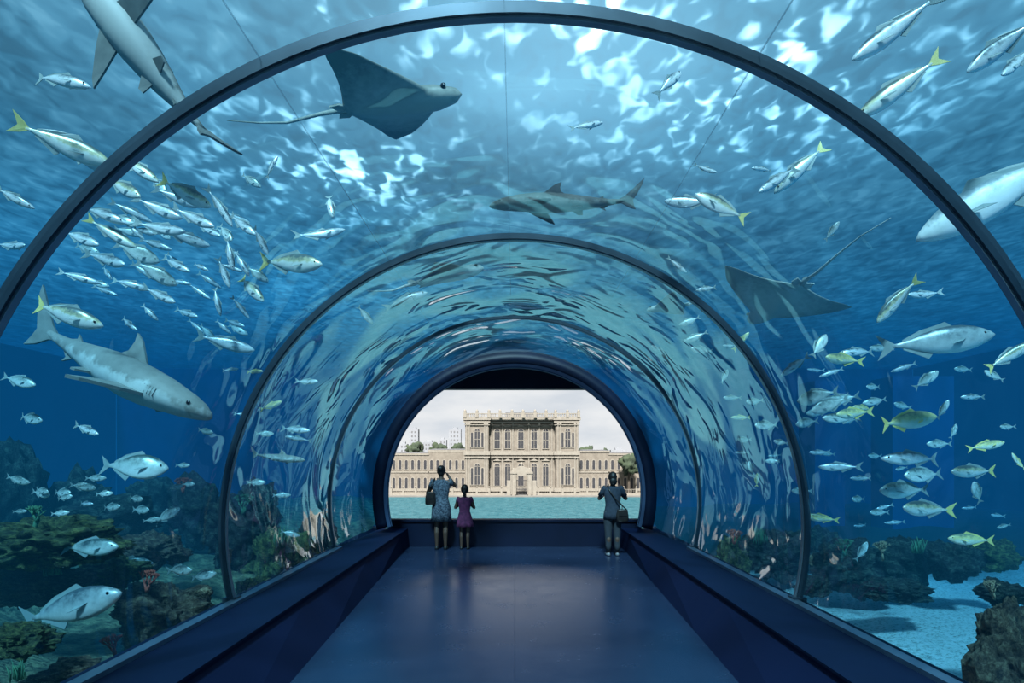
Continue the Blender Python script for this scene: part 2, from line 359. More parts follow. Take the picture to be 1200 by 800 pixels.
# rocks
def rock_mesh(sub, seed, amp=.4, rough=.2):
    bm = bmesh.new(); bmesh.ops.create_icosphere(bm, subdivisions=sub, radius=1)
    o = Vector((seed*3.1, seed*1.7, seed*.9))
    for v in bm.verts:
        d = v.co.normalized(); f = 1+amp*noise.fractal(d*1.3+o, .9, 2, 6)+rough*noise.fractal(d*4.5+o, .7, 2, 5)-.12*abs(noise.noise(d*9+o))
        v.co = Vector((d.x, d.y, d.z))*f
    me = bpy.data.meshes.new('rock'); bm.to_mesh(me); bm.free()
    for p in me.polygons: p.use_smooth = True
    return me
rocks = [
 (62,628,136,46,1.5,'rock_green','flat brown and green algae covered rock ledge at the left edge'),
 (205,712,104,54,1.25,'rock_brown','reddish brown rock low by the tunnel ledge on the left'),
 (50,680,90,34,1.6,'rock_brown','brown rock under the algae ledge behind the big grey fish'),
 (285,612,84,66,1.5,'rock_teal','dark craggy rock left of the middle arch'),
 (345,650,72,60,1.22,'rock_green','dark mossy rock just inside the middle arch on the left'),
 (130,600,110,50,2.2,'rock_teal','large dark rock mass rising behind the left ledge'),
 (8,560,80,100,2.8,'rock_teal','steep dark rock wall at the far left'),
 (92,584,70,56,2.6,'rock_teal','dark reef hump beside the steep rock wall at left'),
 (176,586,66,50,2.4,'rock_teal','low dark reef rock below the snout of the big left shark'),
 (232,588,66,56,2.0,'rock_teal','dark rock hump behind the left reef'),
 (300,590,50,50,1.8,'rock_teal','dark reef rock showing behind the left side of middle arch'),
 (300,690,44,30,1.25,'rock_green','small rock beside the glass left of the aisle'),
 (388,625,40,46,1.12,'rock_teal','narrow dark rock beside the farthest arch on the left'),
 (130,665,70,30,1.5,'rock_green','small mossy rock between the left corals'),
 (180,640,70,30,1.6,'rock_brown','low brown rock behind the reddish left rock'),
 (30,745,70,30,1.25,'rock_green','low mossy rock under the big grey fish at lower left'),
 (120,790,90,26,1.15,'rock_brown','rubble mound at the bottom edge left of the ledge'),
 (1188,755,90,96,1.3,'rock_brown','big brown rock in the lower right corner'),
 (1175,692,56,20,1.5,'rock_teal','low dark rock above the corner rock on the right'),
 (1000,660,90,44,1.7,'rock_teal','wide dark reef rock on the right sand bed'),
 (1062,648,76,42,1.9,'rock_teal','rounded dark reef rock farther right on the sand'),
 (1118,652,60,34,2.0,'rock_teal','dark reef rock near the right end of the reef'),
 (905,645,70,44,1.5,'rock_teal','dark reef rock just inside the middle arch on the right'),
 (860,652,44,44,1.3,'rock_green','greenish rock near the aisle on the right'),
 (1050,688,70,18,1.6,'rock_teal','low rock in front of the reef on the right sand'),
 (952,684,40,18,1.4,'rock_teal','small dark rock behind the foot of the middle arch'),
 (1165,646,60,30,2.2,'rock_green','mossy rock in the right background by the frame edge'),
 (952,636,56,40,1.9,'rock_teal','far dark boulder behind the right reef'),
]
for i,(px,py,wp,hp,f,m,lab) in enumerate(rocks):
    d = min(13.0, exit_d(px,py)*f); p = at(px,py,d)
    me = rock_mesh(5 if f < 1.9 else 4, i+1.0, .5); me.materials.append(M[m])
    o = link('rock', me); sx = wp*d/F/2; sz = hp*d/F/2
    o.location = (p.x, p.y, p.z-sz*.3); o.scale = (sx*.95, min(sx,1.3)*.8, sz*1.25)
    lim = abs(p.x)-sx*1.3
    if lim < 2.95: o.location.x += math.copysign(2.95-lim, p.x)
    tag(o, lab, 'rock', 'reef rocks')
def coral(kind, px, py, size, f, m, lab):
    d = min(11, exit_d(px,py)*f); p = at(px,py,d); s = size*d/F
    random.seed(int(px+py)); b = MB()
    def br(q, dr, L, r, lv):
        e = q+dr*L; b.tube([q,(q+e)/2+Vector((random.uniform(-.1,.1),random.uniform(-.1,.1),0))*L,e],[r,r*.85,r*.6],6)
        b.ell(e,(r*.75,)*3,6,5)
        if lv:
            for _ in range(3):
                nd = (dr+Vector((random.uniform(-.9,.9),random.uniform(-.5,.5),random.uniform(-.1,.6)))).normalized(); br(e, nd, L*.7, r*.65, lv-1)
    if kind == 'branch':
        for a in range(3): br(Vector((0,0,0)), Vector((random.uniform(-.5,.5),random.uniform(-.4,.4),1)).normalized(), s*.35, s*.06, 3)
    else:
        for a in range(26):
            th = random.uniform(0,6.28); rr = random.uniform(0,.35)*s; q = Vector((rr*math.cos(th),rr*math.sin(th),0))
            h = s*random.uniform(.4,.9); l = Vector((random.uniform(-.3,.3),random.uniform(-.2,.2),1))
            b.tube([q,q+l*h*.5,q+l*h*.8+Vector((random.uniform(-.2,.2)*h,0,.2*h))],[s*.03,s*.035,s*.012],6)
    o = b.build('coral' if kind == 'branch' else 'seaweed', M[m], None, True); o.location = p-Vector((0,0,s*.45))
    tag(o, lab, 'coral' if kind == 'branch' else 'seaweed')
for c in [('branch',172,680,30,1.25,'coral_red','small dark red branching coral between the left rocks'),
          ('branch',135,755,30,1.2,'coral_red','reddish branching coral under the big grey fish'),
          ('weed',60,660,30,1.5,'coral_green','green tuft of weed beneath the left rock ledge'),
          ('branch',265,655,30,1.25,'coral_tan','tan branching coral behind the left foot of the middle arch'),
          ('weed',330,628,26,1.2,'coral_green','green weed on the mossy rock inside the middle arch'),
          ('branch',215,568,22,1.8,'coral_red','red coral on top of the dark rocks left of the middle arch'),
          ('weed',20,785,26,1.2,'coral_green','green weed in the lower left corner'),
          ('branch',40,606,34,1.5,'coral_green','teal green branching coral on top of the left algae ledge'),
          ('branch',285,590,28,1.45,'coral_green','teal green coral on the craggy rock left of middle arch'),
          ('branch',240,700,26,1.15,'coral_tan','small tan coral on the reddish rock by the left ledge'),
          ('branch',1035,645,26,1.6,'coral_tan','tan branching coral on the right reef top'),
          ('branch',955,660,24,1.5,'coral_tan','tan coral behind the right side of the middle arch'),
          ('weed',890,626,24,1.4,'coral_green','green weed on the right reef near the middle arch'),
          ('branch',1165,690,26,1.35,'coral_tan','tan coral above the lower right corner rock'),
          ('weed',1075,638,22,1.7,'coral_green','short weed at the back of the right reef'),
          ('branch',990,640,24,1.6,'coral_green','teal green coral on the left part of the right reef'),
          ('branch',860,628,20,1.25,'coral_red','small red coral beside the aisle on the right')]:
    coral(*c)

# ------------------------------------------------------------ fish
SH = [(0,.06),(.04,.30),(.1,.52),(.2,.80),(.32,.97),(.42,1),(.55,.92),(.7,.66),(.84,.34),(.94,.17),(1,.13)]
def fish_parts(H, W, fork=.16, bend=0, deep=1.0):
    def B(p): return (p[0], p[1]+bend*(p[0]-.1)**2*(1 if p[0] < .1 else .4), p[2])
    P = {}
    b = MB(); rings = []
    for tt, k in SH:
        x = .5-.86*tt; h = H/2*k; wd = W/2*(k**.8)*(1-.35*tt)
        rings.append([B((x, wd*math.cos(a), h*math.sin(a)*(1.0 if math.sin(a) > 0 else deep))) for a in [2*pi*j/14 for j in range(14)]])
    b.loft(rings); P['body'] = b
    b = MB(); b.fin([B(p) for p in [(-.34,0,.02),(-.40,0,.07),(-.5,0,fork),(-.455,0,.05),(-.43,0,0),(-.455,0,-.05),(-.5,0,-fork),(-.40,0,-.07),(-.34,0,-.02)]],(0,1,0)); P['tail_fin'] = b
    hb = H/2
    b = MB(); b.fin([B(p) for p in [(.17,0,hb*.9),(.10,0,hb*1.0+.045),(.02,0,hb+.02),(-.12,0,hb*.8+.015),(-.27,0,hb*.3+.01),(-.28,0,hb*.15),(-.1,0,hb*.6)]],(0,1,0)); P['dorsal_fin'] = b
    b = MB(); b.fin([B(p) for p in [(-.02,0,-hb*.85*deep),(-.06,0,-hb*deep-.03),(-.13,0,-hb*.8-.015),(-.27,0,-hb*.25-.015),(-.27,0,-hb*.12),(-.1,0,-hb*.6)]],(0,1,0)); P['anal_fin'] = b
    for s in (1,-1):
        b = MB(); b.fin([(.24,s*W*.40,-.01),(.2,s*(W*.5+.02),-.035),(.09,s*(W*.5+.045),-.06),(.14,s*(W*.5+.015),-.02)],(0,s,.3),.003); P['pectoral_fin%d' % s] = b
        b = MB(); b.ell((.405,s*W*.245,H*.09),(.016,.007,.016),8,6); P['eye%d' % s] = b
    return P
M['f_eye'] = mat('fish_eye', (.01,.01,.012), None, 3, .2)
def zs(lo, mid, hi): return [(.25,lo),(.56,mid),(.80,hi)]
M['f_silver'] = mat_z('silver_fish_skin', zs((1,1,1),(.74,.80,.81),(.07,.11,.13)), -.13, .13, .32, .25, .4)
M['f_jack'] = mat_z('silver_fish_skin_yellow_line', [(.15,(1,1,.98)),(.50,(.86,.88,.8)),(.62,(.6,.58,.36)),(.80,(.10,.14,.14))], -.13, .13, .32, .25, .4)
M['f_bream'] = mat_z('grey_green_fish_skin', zs((.95,1,.96),(.54,.62,.58),(.07,.12,.12)), -.2, .2, .35, .25, .4)
M['f_gold'] = mat_z('yellow_green_fish_skin', [(.1,(.95,.98,.88)),(.42,(.78,.82,.62)),(.58,(.80,.72,.32)),(.82,(.18,.23,.15))], -.16, .16, .4, .1, .4)
M['f_trev'] = mat_z('large_grey_fish_skin', zs((.85,.88,.86),(.46,.52,.52),(.08,.12,.14)), -.18, .18, .38, .25, .45)
M['f_pale'] = mat_z('very_pale_fish_skin', zs((1,1,1),(.82,.84,.81),(.22,.28,.30)), -.14, .14, .45, .1, .4)
M['fin_y'] = mat('yellow_fin', (.80,.70,.26), (.7,.6,.2), 6, .5)
M['fin_g'] = mat('grey_fin', (.35,.43,.42), (.25,.32,.32), 6, .5)
KIND = {}
def mk(k, H, W, fork, bm_, fm, bends, deep=1.0, tail=None):
    KIND[k] = []
    for be in bends:
        P = fish_parts(H, W, fork, be, deep)
        allm = MB(); meshes = {}
        for nm, b in P.items():
            base = nm.rstrip('-1')
            mi = 0 if base == 'body' else (2 if base == 'eye' else 1)
            allm.merge(b, mi)
            mm = M[bm_] if mi == 0 else (M['f_eye'] if mi == 2 else M[tail] if tail and base == 'tail_fin' else M[fm])
            meshes[nm] = b.mesh(base, mm, mi != 1)
        me = allm.mesh('fish', [M[bm_], M[tail] if tail else M[fm], M['f_eye']], False)
        for p in me.polygons: p.use_smooth = p.material_index != 1
        KIND[k].append((meshes, me))
mk('jack', .25, .14, .13, 'f_jack', 'fin_g', (0,.35,-.35), 1.0, 'fin_y')
mk('mack', .21, .14, .12, 'f_silver', 'fin_g', (0,.4,-.4))
mk('bream', .34, .14, .14, 'f_bream', 'fin_g', (0,.3))
mk('gold', .27, .13, .13, 'f_gold', 'fin_y', (0,.3,-.3))
mk('trev', .29, .15, .14, 'f_trev', 'fin_g', (0,.1))
mk('pale', .24, .14, .13, 'f_pale', 'fin_g', (0,.1), 1.0, 'fin_y')

def orient(fwd, up):
    X = Vector(fwd).normalized(); Z = Vector(up); Z = (Z-X*Z.dot(X)).normalized(); Y = Z.cross(X)
    return Matrix((X,Y,Z)).transposed()
rf = random.Random(11)
def place(px, py, ln, th, f, yaw):
    a = math.radians(th); c, s = math.cos(a)*ln/2, math.sin(a)*ln/2
    d = max(exit_d(px,py), exit_d(px+c,py-s), exit_d(px-c,py+s))*f
    d = min(d, 11.2)
    return at(px,py,d), ln*d/F, d
def fish(kind, px, py, ln, th, f=1.2, label=None, group=None, parts=None, yaw=None, roll=None):
    yaw = rf.uniform(-.35,.35) if yaw is None else yaw
    roll = rf.uniform(-.15,.3) if roll is None else roll
    p, L, d = place(px,py,ln,th,f,yaw)
    a = math.radians(th)
    fwd = Vector((math.cos(a), yaw, math.sin(a)))
    up = Vector((-math.sin(a),0,math.cos(a)))
    if up.z < 0: up = -up
    up = up+Vector((0,roll,0))
    L *= fwd.length
    ms, me = rf.choice(KIND[kind])
    if parts is None: parts = ln >= 34
    if parts:
        o = empty('fish')
        for nm, m in ms.items(): link(nm.rstrip('-1'), m, o)
    else: o = link('fish', me)
    R3 = orient(fwd, up).to_4x4(); hv = rf.uniform(.82,1.15)
    o.matrix_world = Matrix.Translation(p) @ R3 @ Matrix.Diagonal((L,L,L*hv,1))
    tag(o, label, 'fish', group)
    return o
main = [
 ('mack',70,93,75,-14,1.25,'silver fish alone at the upper left edge below the shark'),
 ('jack',76,170,100,-20,1.2,'yellow tailed silver fish at the left edge above the school'),
 ('mack',15,231,52,-28,1.2,'silver fish cut by the left edge beside the near arch'),
 ('mack',14,288,44,-5,1.7,'hazy blue green fish at the left edge under the silver one'),
 ('jack',77,368,86,-18,1.2,'yellow tailed silver fish just above the big left shark'),
 ('jack',217,226,66,-28,1.2,'yellow tailed silver fish at the top right of the left school'),
 ('jack',340,308,84,-8,1.15,'silver grey fish with yellow tail right of the left school'),
 ('mack',265,402,64,-14,1.35,'slim dim silver fish above right of the big left shark'),
 ('mack',318,195,30,60,1.3,'small dark fish below the long tail of the upper ray'),
 ('mack',387,240,34,-75,1.3,'upper of two small fish crossing right of the left school'),
 ('mack',374,275,58,18,1.3,'lower of two small fish crossing right of the left school'),
 ('bream',428,369,26,-50,1.15,'small dark fish left of the middle arch top'),
 ('mack',475,351,54,22,1.15,'small silver fish under the ray inside the middle arch'),
 ('mack',687,147,44,20,1.3,'small silver fish alone between upper ray and middle shark'),
 ('mack',785,96,46,48,1.5,'hazy fish near the bright ripples at upper centre right'),
 ('mack',826,198,30,-20,1.3,'small fish above the pair right of the middle shark'),
 ('mack',1047,36,112,35+180,1.15,'long silver fish at upper right just above another'),
 ('jack',1054,102,100,34+180,1.15,'yellow tailed silver fish at upper right under the long one'),
 ('mack',1172,55,90,37+180,1.2,'silver fish in the top right corner'),
 ('mack',1190,74,60,42+180,1.4,'fish half behind another in the top right corner'),
 ('pale',1172,226,180,30+180,1.15,'very large pale silver fish cut by the right edge'),
 ('mack',912,210,66,36+180,1.2,'silver fish with lowered head beside the near arch on the right'),
 ('jack',938,196,74,44+180,1.4,'yellow tailed fish tucked behind the silver one under the near arch'),
 ('mack',808,237,56,172,1.2,'left one of the pair right of the middle shark'),
 ('jack',845,242,68,152,1.2,'yellow tailed one of the pair right of the middle shark'),
 ('mack',894,198,28,180,1.6,'tiny fish behind the silver fish under the near arch'),
 ('bream',975,271,26,55,1.3,'small round fish by the tail of the right ray'),
 ('jack',1050,352,66,50+180,1.15,'silver fish with yellow tail pointing up at the right'),
 ('mack',1083,345,40,182,1.4,'small slim fish right of the steeply diving one'),
 ('trev',1095,400,118,5,1.15,'large silver fish at mid height near the right edge'),
 ('jack',1182,417,60,32,1.2,'yellow tailed fish at mid height cut by the right edge'),
 ('bream',960,405,34,55,1.25,'small silver fish tilted nose up below the right ray'),
 ('mack',932,428,44,35+180,1.2,'silver fish tilted nose down below the right ray'),
 ('gold',988,421,50,176,1.25,'yellowish round fish below the right ray'),
 ('gold',1062,493,78,8,1.12,'bright yellow striped fish in the middle of the right side'),
 ('gold',1155,522,46,10,1.15,'yellow fish near the right edge level with the palace'),
 ('mack',1070,537,74,180,1.15,'topmost of the stacked slim fish at the lower right'),
 ('bream',1082,556,50,182,1.3,'second of the stacked slim fish at the lower right'),
 ('jack',1141,552,68,180,1.2,'yellow tailed slim fish right of the stacked group at the lower right'),
 ('bream',1060,574,68,180,1.2,'deep bodied fish third in the lower right stack'),
 ('jack',1085,596,68,176,1.15,'yellow tailed fish lowest in the lower right stack'),
 ('gold',1138,632,50,178,1.2,'green yellow fish above the right reef rocks'),
 ('mack',984,547,44,180,1.25,'slim fish between middle arch and the lower right stack'),
 ('gold',963,607,38,172,1.2,'yellowish fish just right of the middle arch above the reef'),
 ('bream',1145,577,30,120,1.4,'small pale fish under the yellow tailed one at right'),
 ('bream',1085,445,30,40,1.4,'small round fish under the large silver one at right'),
 ('gold',1193,541,24,120,1.3,'small yellow fish at the right edge'),
 ('bream',155,546,78,-4,1.15,'bright silver deep fish below the big left shark'),
 ('mack',101,503,40,-18,1.25,'small blue green fish under the big left shark'),
 ('bream',105,641,72,2,1.2,'blue grey fish over the algae ledge at left'),
 ('bream',195,604,34,30,1.25,'small pale fish above the reddish left rock'),
 ('trev',80,712,136,16,1.07,'large grey fish in the lower left corner'),
 ('bream',150,661,52,0,1.4,'dark fish in the shade of the left rocks'),
 ('bream',210,668,36,4,1.12,'small fish over the reddish rock at lower left'),
 ('bream',238,674,30,10,1.12,'tiny fish right beside the one over the reddish rock'),
 ('gold',318,475,28,20,1.2,'small yellowish fish right of the big left shark snout'),
 ('mack',360,447,28,0,1.2,'small silver fish inside the middle arch on the left'),
 ('bream',1010,646,26,60,1.3,'small fish nosing up over the right reef'),
]
for k,px,py,ln,th,f,lab in main: fish(k,px,py,ln,th,f,lab)
ORD = ['leftmost','second','third','fourth','fifth','sixth','seventh','eighth','ninth','tenth','eleventh','twelfth']
def school(desc, where, grp, lst, sp=1.0):
    if sp != 1: lst = [(q[0], 198+(q[1]-198)*sp, 262+(q[2]-262)*sp*1.05, q[3]*1.15)+tuple(q[4:]) for q in lst]
    lst = sorted(lst, key=lambda q: q[1])
    for i, q in enumerate(lst):
        fish(q[0],q[1],q[2],q[3],q[4],q[5] if len(q) > 5 else 1.35, '%s, %s%s %s' % (desc,ORD[i],'' if i == 0 else ' from left',where), grp)
school('silver fish','in the top rows of the left school','upper left school',
 [('mack',112,196,70,-30,1.2),('jack',150,226,50,-30,1.2),('jack',165,206,52,-35,1.25),('mack',188,248,52,-22,1.3),('mack',225,257,50,-25,1.25),('mack',128,252,56,-22,1.35),('mack',252,246,46,-58,1.25),('mack',275,263,40,-38,1.3),('mack',205,236,42,-20,1.5),('mack',158,250,40,-25,1.6)], 1.12)
school('silver fish','in the middle rows of the left school','middle left school',
 [('mack',108,276,46,-22,1.4),('jack',140,272,50,-30,1.3),('mack',190,267,56,-10,1.25),('mack',215,276,44,-15,1.4),('bream',165,290,44,-22,1.4),('mack',135,297,50,-18,1.5),('mack',260,291,36,-78,1.25),('mack',292,279,30,-65,1.35),('mack',238,268,36,-30,1.6),('mack',184,282,36,-18,1.7),('mack',272,300,30,-60,1.5)], 1.15)
school('silver fish','in the bottom rows of the left school','lower left school',
 [('mack',110,312,40,-15,1.6),('bream',185,308,44,-30,1.3),('mack',190,329,42,-25,1.35),('mack',160,318,36,-15,1.6),('jack',278,322,40,-45,1.3),('mack',252,308,32,-70,1.4),('mack',245,334,30,-80,1.5),('mack',205,300,36,-28,1.5),('mack',215,345,30,-20,1.8),('mack',268,340,26,-55,1.6)], 1.2)
school('small blue green fish','in dim water below the left shark','lower left haze fish',
 [('bream',35,490,36,-10,1.6),('bream',22,446,44,-15,1.6),('bream',20,562,30,-15,1.4),('bream',48,578,26,-10,1.4),('bream',72,577,28,0,1.4),('bream',97,570,26,-10,1.4),('bream',112,560,22,0,1.4),('bream',130,594,26,5,1.4),('bream',165,597,24,0,1.4),('bream',240,505,22,-10,1.4),('bream',214,545,20,0,1.4),('mack',100,590,22,0,1.5)])
school('small fish','inside the middle arch on the left','fish inside arch on left',
 [('gold',298,435,22,0,1.3),('mack',270,433,20,5,1.4),('mack',346,503,36,-5,1.15),('mack',350,514,30,170,1.2),('bream',310,508,20,0,1.3),('bream',300,565,22,0,1.2),('bream',330,580,20,0,1.2),('bream',340,625,22,-15,1.08),('mack',285,485,20,0,1.4)])
school('small fish','just inside the middle arch at upper right','upper right fish inside arch',
 [('mack',793,310,30,-40,1.2),('mack',828,338,26,190,1.2),('mack',880,352,26,150,1.3),('gold',868,400,26,50,1.2),('bream',808,376,26,200,1.2),('bream',815,395,30,200,1.15),('bream',822,410,26,170,1.2),('mack',775,413,30,150,1.12),('bream',849,441,20,60,1.2),('mack',854,405,16,180,1.3)])
school('small fish','inside the middle arch at mid right','middle right fish inside arch',
 [('bream',858,466,22,180,1.2),('gold',868,489,22,180,1.2),('bream',898,498,30,182,1.2),('bream',872,515,18,180,1.2),('bream',884,470,22,185,1.2),('bream',880,549,18,100,1.2),('gold',887,562,16,90,1.2),('bream',915,518,18,170,1.2),('mack',870,530,18,180,1.2),('bream',905,540,16,180,1.3)])
school('silver or yellow fish','clustered right of the middle arch','cluster right of middle arch',
 [('bream',958,464,44,195,1.2),('bream',972,474,46,200,1.2),('bream',985,468,42,190,1.4),('gold',1000,484,46,185,1.25),('bream',985,490,44,180,1.3),('gold',1012,478,30,175,1.4),('bream',960,482,30,190,1.6),('mack',1005,412,44,185,1.4),('mack',975,436,30,200,1.5),('bream',1025,470,28,190,1.5),('bream',945,495,28,190,1.5)])
school('dim blue fish','in the deep water on the right','deep right fish',
 [('bream',1032,408,30,180,1.6),('mack',1060,430,30,200,1.6),('bream',1105,480,24,70,1.4),('bream',1118,505,20,60,1.5),('mack',1140,465,26,180,1.6),('bream',1100,520,26,180,1.5),('bream',1165,440,24,150,1.5),('mack',1010,560,28,180,1.5),('bream',1030,600,22,180,1.5),('bream',940,575,22,180,1.4),('mack',960,530,24,180,1.5),('bream',1180,500,22,180,1.5)])
random.seed(5)
for i in range(34):
    fish(random.choice(['mack','mack','bream']), random.uniform(95,310), random.uniform(205,390), random.uniform(22,34), random.uniform(-50,-5), random.uniform(1.5,2.1), 'faint small fish at the back of the dense left school', 'faint fish behind left school', False)
for i in range(18):
    fish(random.choice(['bream','mack']), random.uniform(880,1180), random.uniform(430,620), random.uniform(14,22), random.uniform(165,200), random.uniform(1.6,2.1), 'faint tiny fish far back in the blue water at right', 'faint fish on right', False)
for i in range(12):
    fish('bream', random.uniform(20,240), random.uniform(560,610), random.uniform(12,20), random.uniform(-15,15), random.uniform(1.3,1.45), 'faint tiny fish hovering over the left reef', 'faint fish over left reef', False)

# ------------------------------------------------------------ sharks
def shmat(nm, k, mm=1.0): return mat_z(nm, [(.2,(.80*k,.80*k*mm,.76*k*mm)),(.42,(.66*k,.66*k,.62*k)),(.56,(.31*k,.31*k,.28*k)),(.9,(.21*k,.21*k,.19*k))], -.08, .08, .6, .0, .6)
M['shark'] = shmat('shark_skin', .95)
M['shark_mid'] = shmat('grey_shark_skin', .55)
M['shark_dark'] = shmat('backlit_shark_skin', .38)  # darker copy of the skin, paints a backlit silhouette
M['shark_fin'] = mat('shark_fin_skin', (.32,.32,.29), (.2,.2,.18), 12, .7)
M['shark_fin_mid'] = mat('grey_shark_fin_skin', (.17,.18,.17), (.11,.12,.115), 12, .7)
M['shark_fin_dark'] = mat('backlit_shark_fin_skin', (.09,.10,.10), (.065,.075,.08), 12, .7)  # fins darkened to go with the painted silhouette
def shark_parts(bend):
    def B(x,y,z): return (x, y+bend*math.sin((x-.2)*3.4)*(.5-x), z)
    P = {}
    st = [(.5,.006,.008,-.004),(.485,.018,.026,-.002),(.45,.033,.045,.000),(.4,.046,.062,0),(.3,.062,.078,0),(.2,.072,.084,-.003),(.1,.075,.08,-.004),(0,.068,.07,-.002),(-.1,.055,.055,0),(-.2,.038,.036,.003),(-.28,.024,.022,.006),(-.34,.017,.014,.01),(-.38,.012,.008,.018)]
    b = MB(); b.loft([[B(x, w*math.cos(a), zc+h*math.sin(a)) for a in [2*pi*j/20 for j in range(20)]] for x,h,w,zc in st]); P['body'] = b
    b = MB(); b.fin([B(*p) for p in [(-.33,0,.022),(-.37,0,.045),(-.43,0,.10),(-.5,0,.17),(-.492,0,.135),(-.455,0,.06),(-.425,0,.01),(-.43,0,-.03),(-.44,0,-.065),(-.40,0,-.045),(-.36,0,-.01),(-.33,0,.0)]],(0,1,0),.005); P['tail_fin'] = b
    b = MB(); b.fin([B(*p) for p in [(.16,0,.06),(.12,0,.095),(.07,0,.14),(.03,0,.158),(.04,0,.125),(.035,0,.085),(.0,0,.06)]],(0,1,0),.006); P['dorsal_fin'] = b
    b = MB(); b.fin([B(*p) for p in [(-.2,0,.035),(-.24,0,.06),(-.235,0,.042),(-.27,0,.028)]],(0,1,0),.004); P['rear_dorsal_fin'] = b
    b = MB(); b.fin([B(*p) for p in [(-.2,0,-.03),(-.25,0,-.06),(-.24,0,-.04),(-.27,0,-.018)]],(0,1,0),.004); P['anal_fin'] = b
    for s in (1,-1):
        b = MB(); b.fin([B(*p) for p in [(.27,s*.06,-.03),(.22,s*.13,-.045),(.13,s*.22,-.07),(.09,s*.24,-.08),(.11,s*.17,-.06),(.14,s*.06,-.035)]],(0,.25*s,1),.006); P['pectoral_fin%d' % s] = b
        b = MB(); b.fin([B(*p) for p in [(-.03,s*.04,-.045),(-.07,s*.085,-.06),(-.1,s*.08,-.062),(-.1,s*.03,-.045)]],(0,.2*s,1),.004); P['pelvic_fin%d' % s] = b
        b = MB(); b.ell(B(.425,s*.052,.012),(.008,.005,.008),8,6); P['eye%d' % s] = b
        b = MB()
        for k in range(5):
            x = .305-.013*k
            b.fin([B(x,s*.0775,.006),B(x+.0015,s*.0775,.006),B(x-.003,s*.0735,-.024),B(x-.0045,s*.0735,-.024)],(0,s,0),.002)
        P['gill_slits%d' % s] = b
    return P
def shark(px,py,ln,fwd,up,f,bend,lab,tone='',thick=1.0):
    a = math.degrees(math.atan2(fwd[2],fwd[0])); p, L, d = place(px,py,ln,a,f,0)
    fv = Vector(fwd); L *= fv.length/math.hypot(fv.x,fv.z)
    root = empty('shark')
    for nm, b in shark_parts(bend).items():
        base = nm.rstrip('-1'); mm = M['shark'+tone] if base == 'body' else M['f_eye'] if base == 'eye' else M['shark_fin_mid'] if base == 'gill_slits' else M['shark_fin'+tone]
        b.build(base, mm, root, base in ('body','eye'))
    root.matrix_world = Matrix.Translation(p) @ orient(fwd,up).to_4x4() @ Matrix.Diagonal((L,L*thick,L*thick,1))
    tag(root, lab, 'shark')
rd = math.radians
shark(180,72,230,(-.68,-.1,.73),(-.15,.75,.5),1.2,.06,'shark at the top left corner seen from below with fins spread','_mid',1.2)
shark(124,428,290,(math.cos(rd(-25)),-.1,math.sin(rd(-25))),(.3,.15,1),1.08,-.1,'large shark at mid left swimming down to the right','',1.1)
shark(664,234,182,(-1,.12,-.03),(0,.0,1),1.3,.16,'shark coloured dark like a backlit silhouette high in the centre above the middle arch','_dark',.82)
shark(326,536,62,(1,.1,-.1),(0,.1,1),1.12,.1,'small distant shark low inside the middle arch on the left')

# ------------------------------------------------------------ rays
M['ray'] = mat_z('ray_skin', [(.2,(.62,.62,.54)),(.5,(.40,.42,.37)),(.7,(.22,.24,.21))], -.06, .06, .55, .0, .6)
M['ray_dark'] = mat_z('dark_ray_skin', [(.2,(.66,.66,.6)),(.5,(.48,.49,.45)),(.7,(.32,.34,.32))], -.06, .06, .55, .0, .6)
def ray(front, rear, tip1, tip2, lab, curl, tail, tw=0, dark=False):
    A, Bq, T1, T2 = [at(*q) for q in (front, rear, tip1, tip2)]
    p = (A+Bq)/2*.5+(T1+T2)/2*.5
    X = (A-Bq)/.78; Y = (T1-T2)/1.24; Z = X.cross(Y).normalized()
    if Z.z < 0: Z = -Z; Y = -Y
    Z = Z*X.length
    root = empty('ray'); mm = M['ray_dark' if dark else 'ray']
    b = MB(); nu = 30; nc = 16; rings = []
    for i in range(-nu, nu+1):
        u = i/nu; au = abs(u)
        le = .31-.42*au**1.3; te = -.33+.12*au+.04*math.sin(au*pi)
        if au < .17: le += .15*(1-(au/.17)**2)**.7
        tipk = max(0,(au-.85)/.15); le -= .06*tipk; te += .02*tipk
        th = .055*(1-au)**1.2+.004+(.022*(1-(au/.17)**2) if au < .17 else 0)
        y = u*.62; zc = curl*au**1.8
        ring = []
        for j in range(nc):
            a = 2*pi*j/nc; cx = (1+math.cos(a))/2; x = te+(le-te)*cx
            ring.append((x, y, zc+th*math.sin(a)*(.5+.7*cx)))
        rings.append(ring)
    b.loft(rings); b.build('body', mm, root, True)
    b = MB(); b.tube([(-.26,0,.01),(-.33-tail*.2,.0,.0),(-.33-tail*.5,.03,-.01),(-.33-tail*.75,.02+tw*.5,.01),(-.33-tail,-.03+tw,.03)],[.022,.013,.009,.006,.003],8); b.build('tail', mm, root, True)
    b = MB(); b.fin([(-.3,0,.01),(-.36,0,.05),(-.4,0,.045),(-.4,0,.01)],(0,1,0),.005); b.build('dorsal_fin', mm, root)
    for s in (1,-1):
        b = MB(); b.fin([(-.26,s*.03,0),(-.32,s*.09,0),(-.39,s*.08,0),(-.36,s*.02,0)],(0,0,1),.006); b.build('pelvic_fin', mm, root)
        b = MB(); b.ell((.36,s*.08,.03),(.018,.012,.016),8,6); b.build('eye', M['f_eye'], root, True)
    Mx = Matrix((X,Y,Z)).transposed().to_4x4(); root.matrix_world = Matrix.Translation(p) @ Mx
    tag(root, lab, 'ray')
ray((525,103,5.37),(398,135,5.78),(430,62,4.88),(480,172,6.36),'large grey ray at the upper left centre with long thin tail',.06,.82)
ray((893,374,6.4),(936,327,5.7),(850,322,5.7),(966,383,6.4),'dark grey ray on the right with tail pointing up to the right',.06,1.0,0,True)
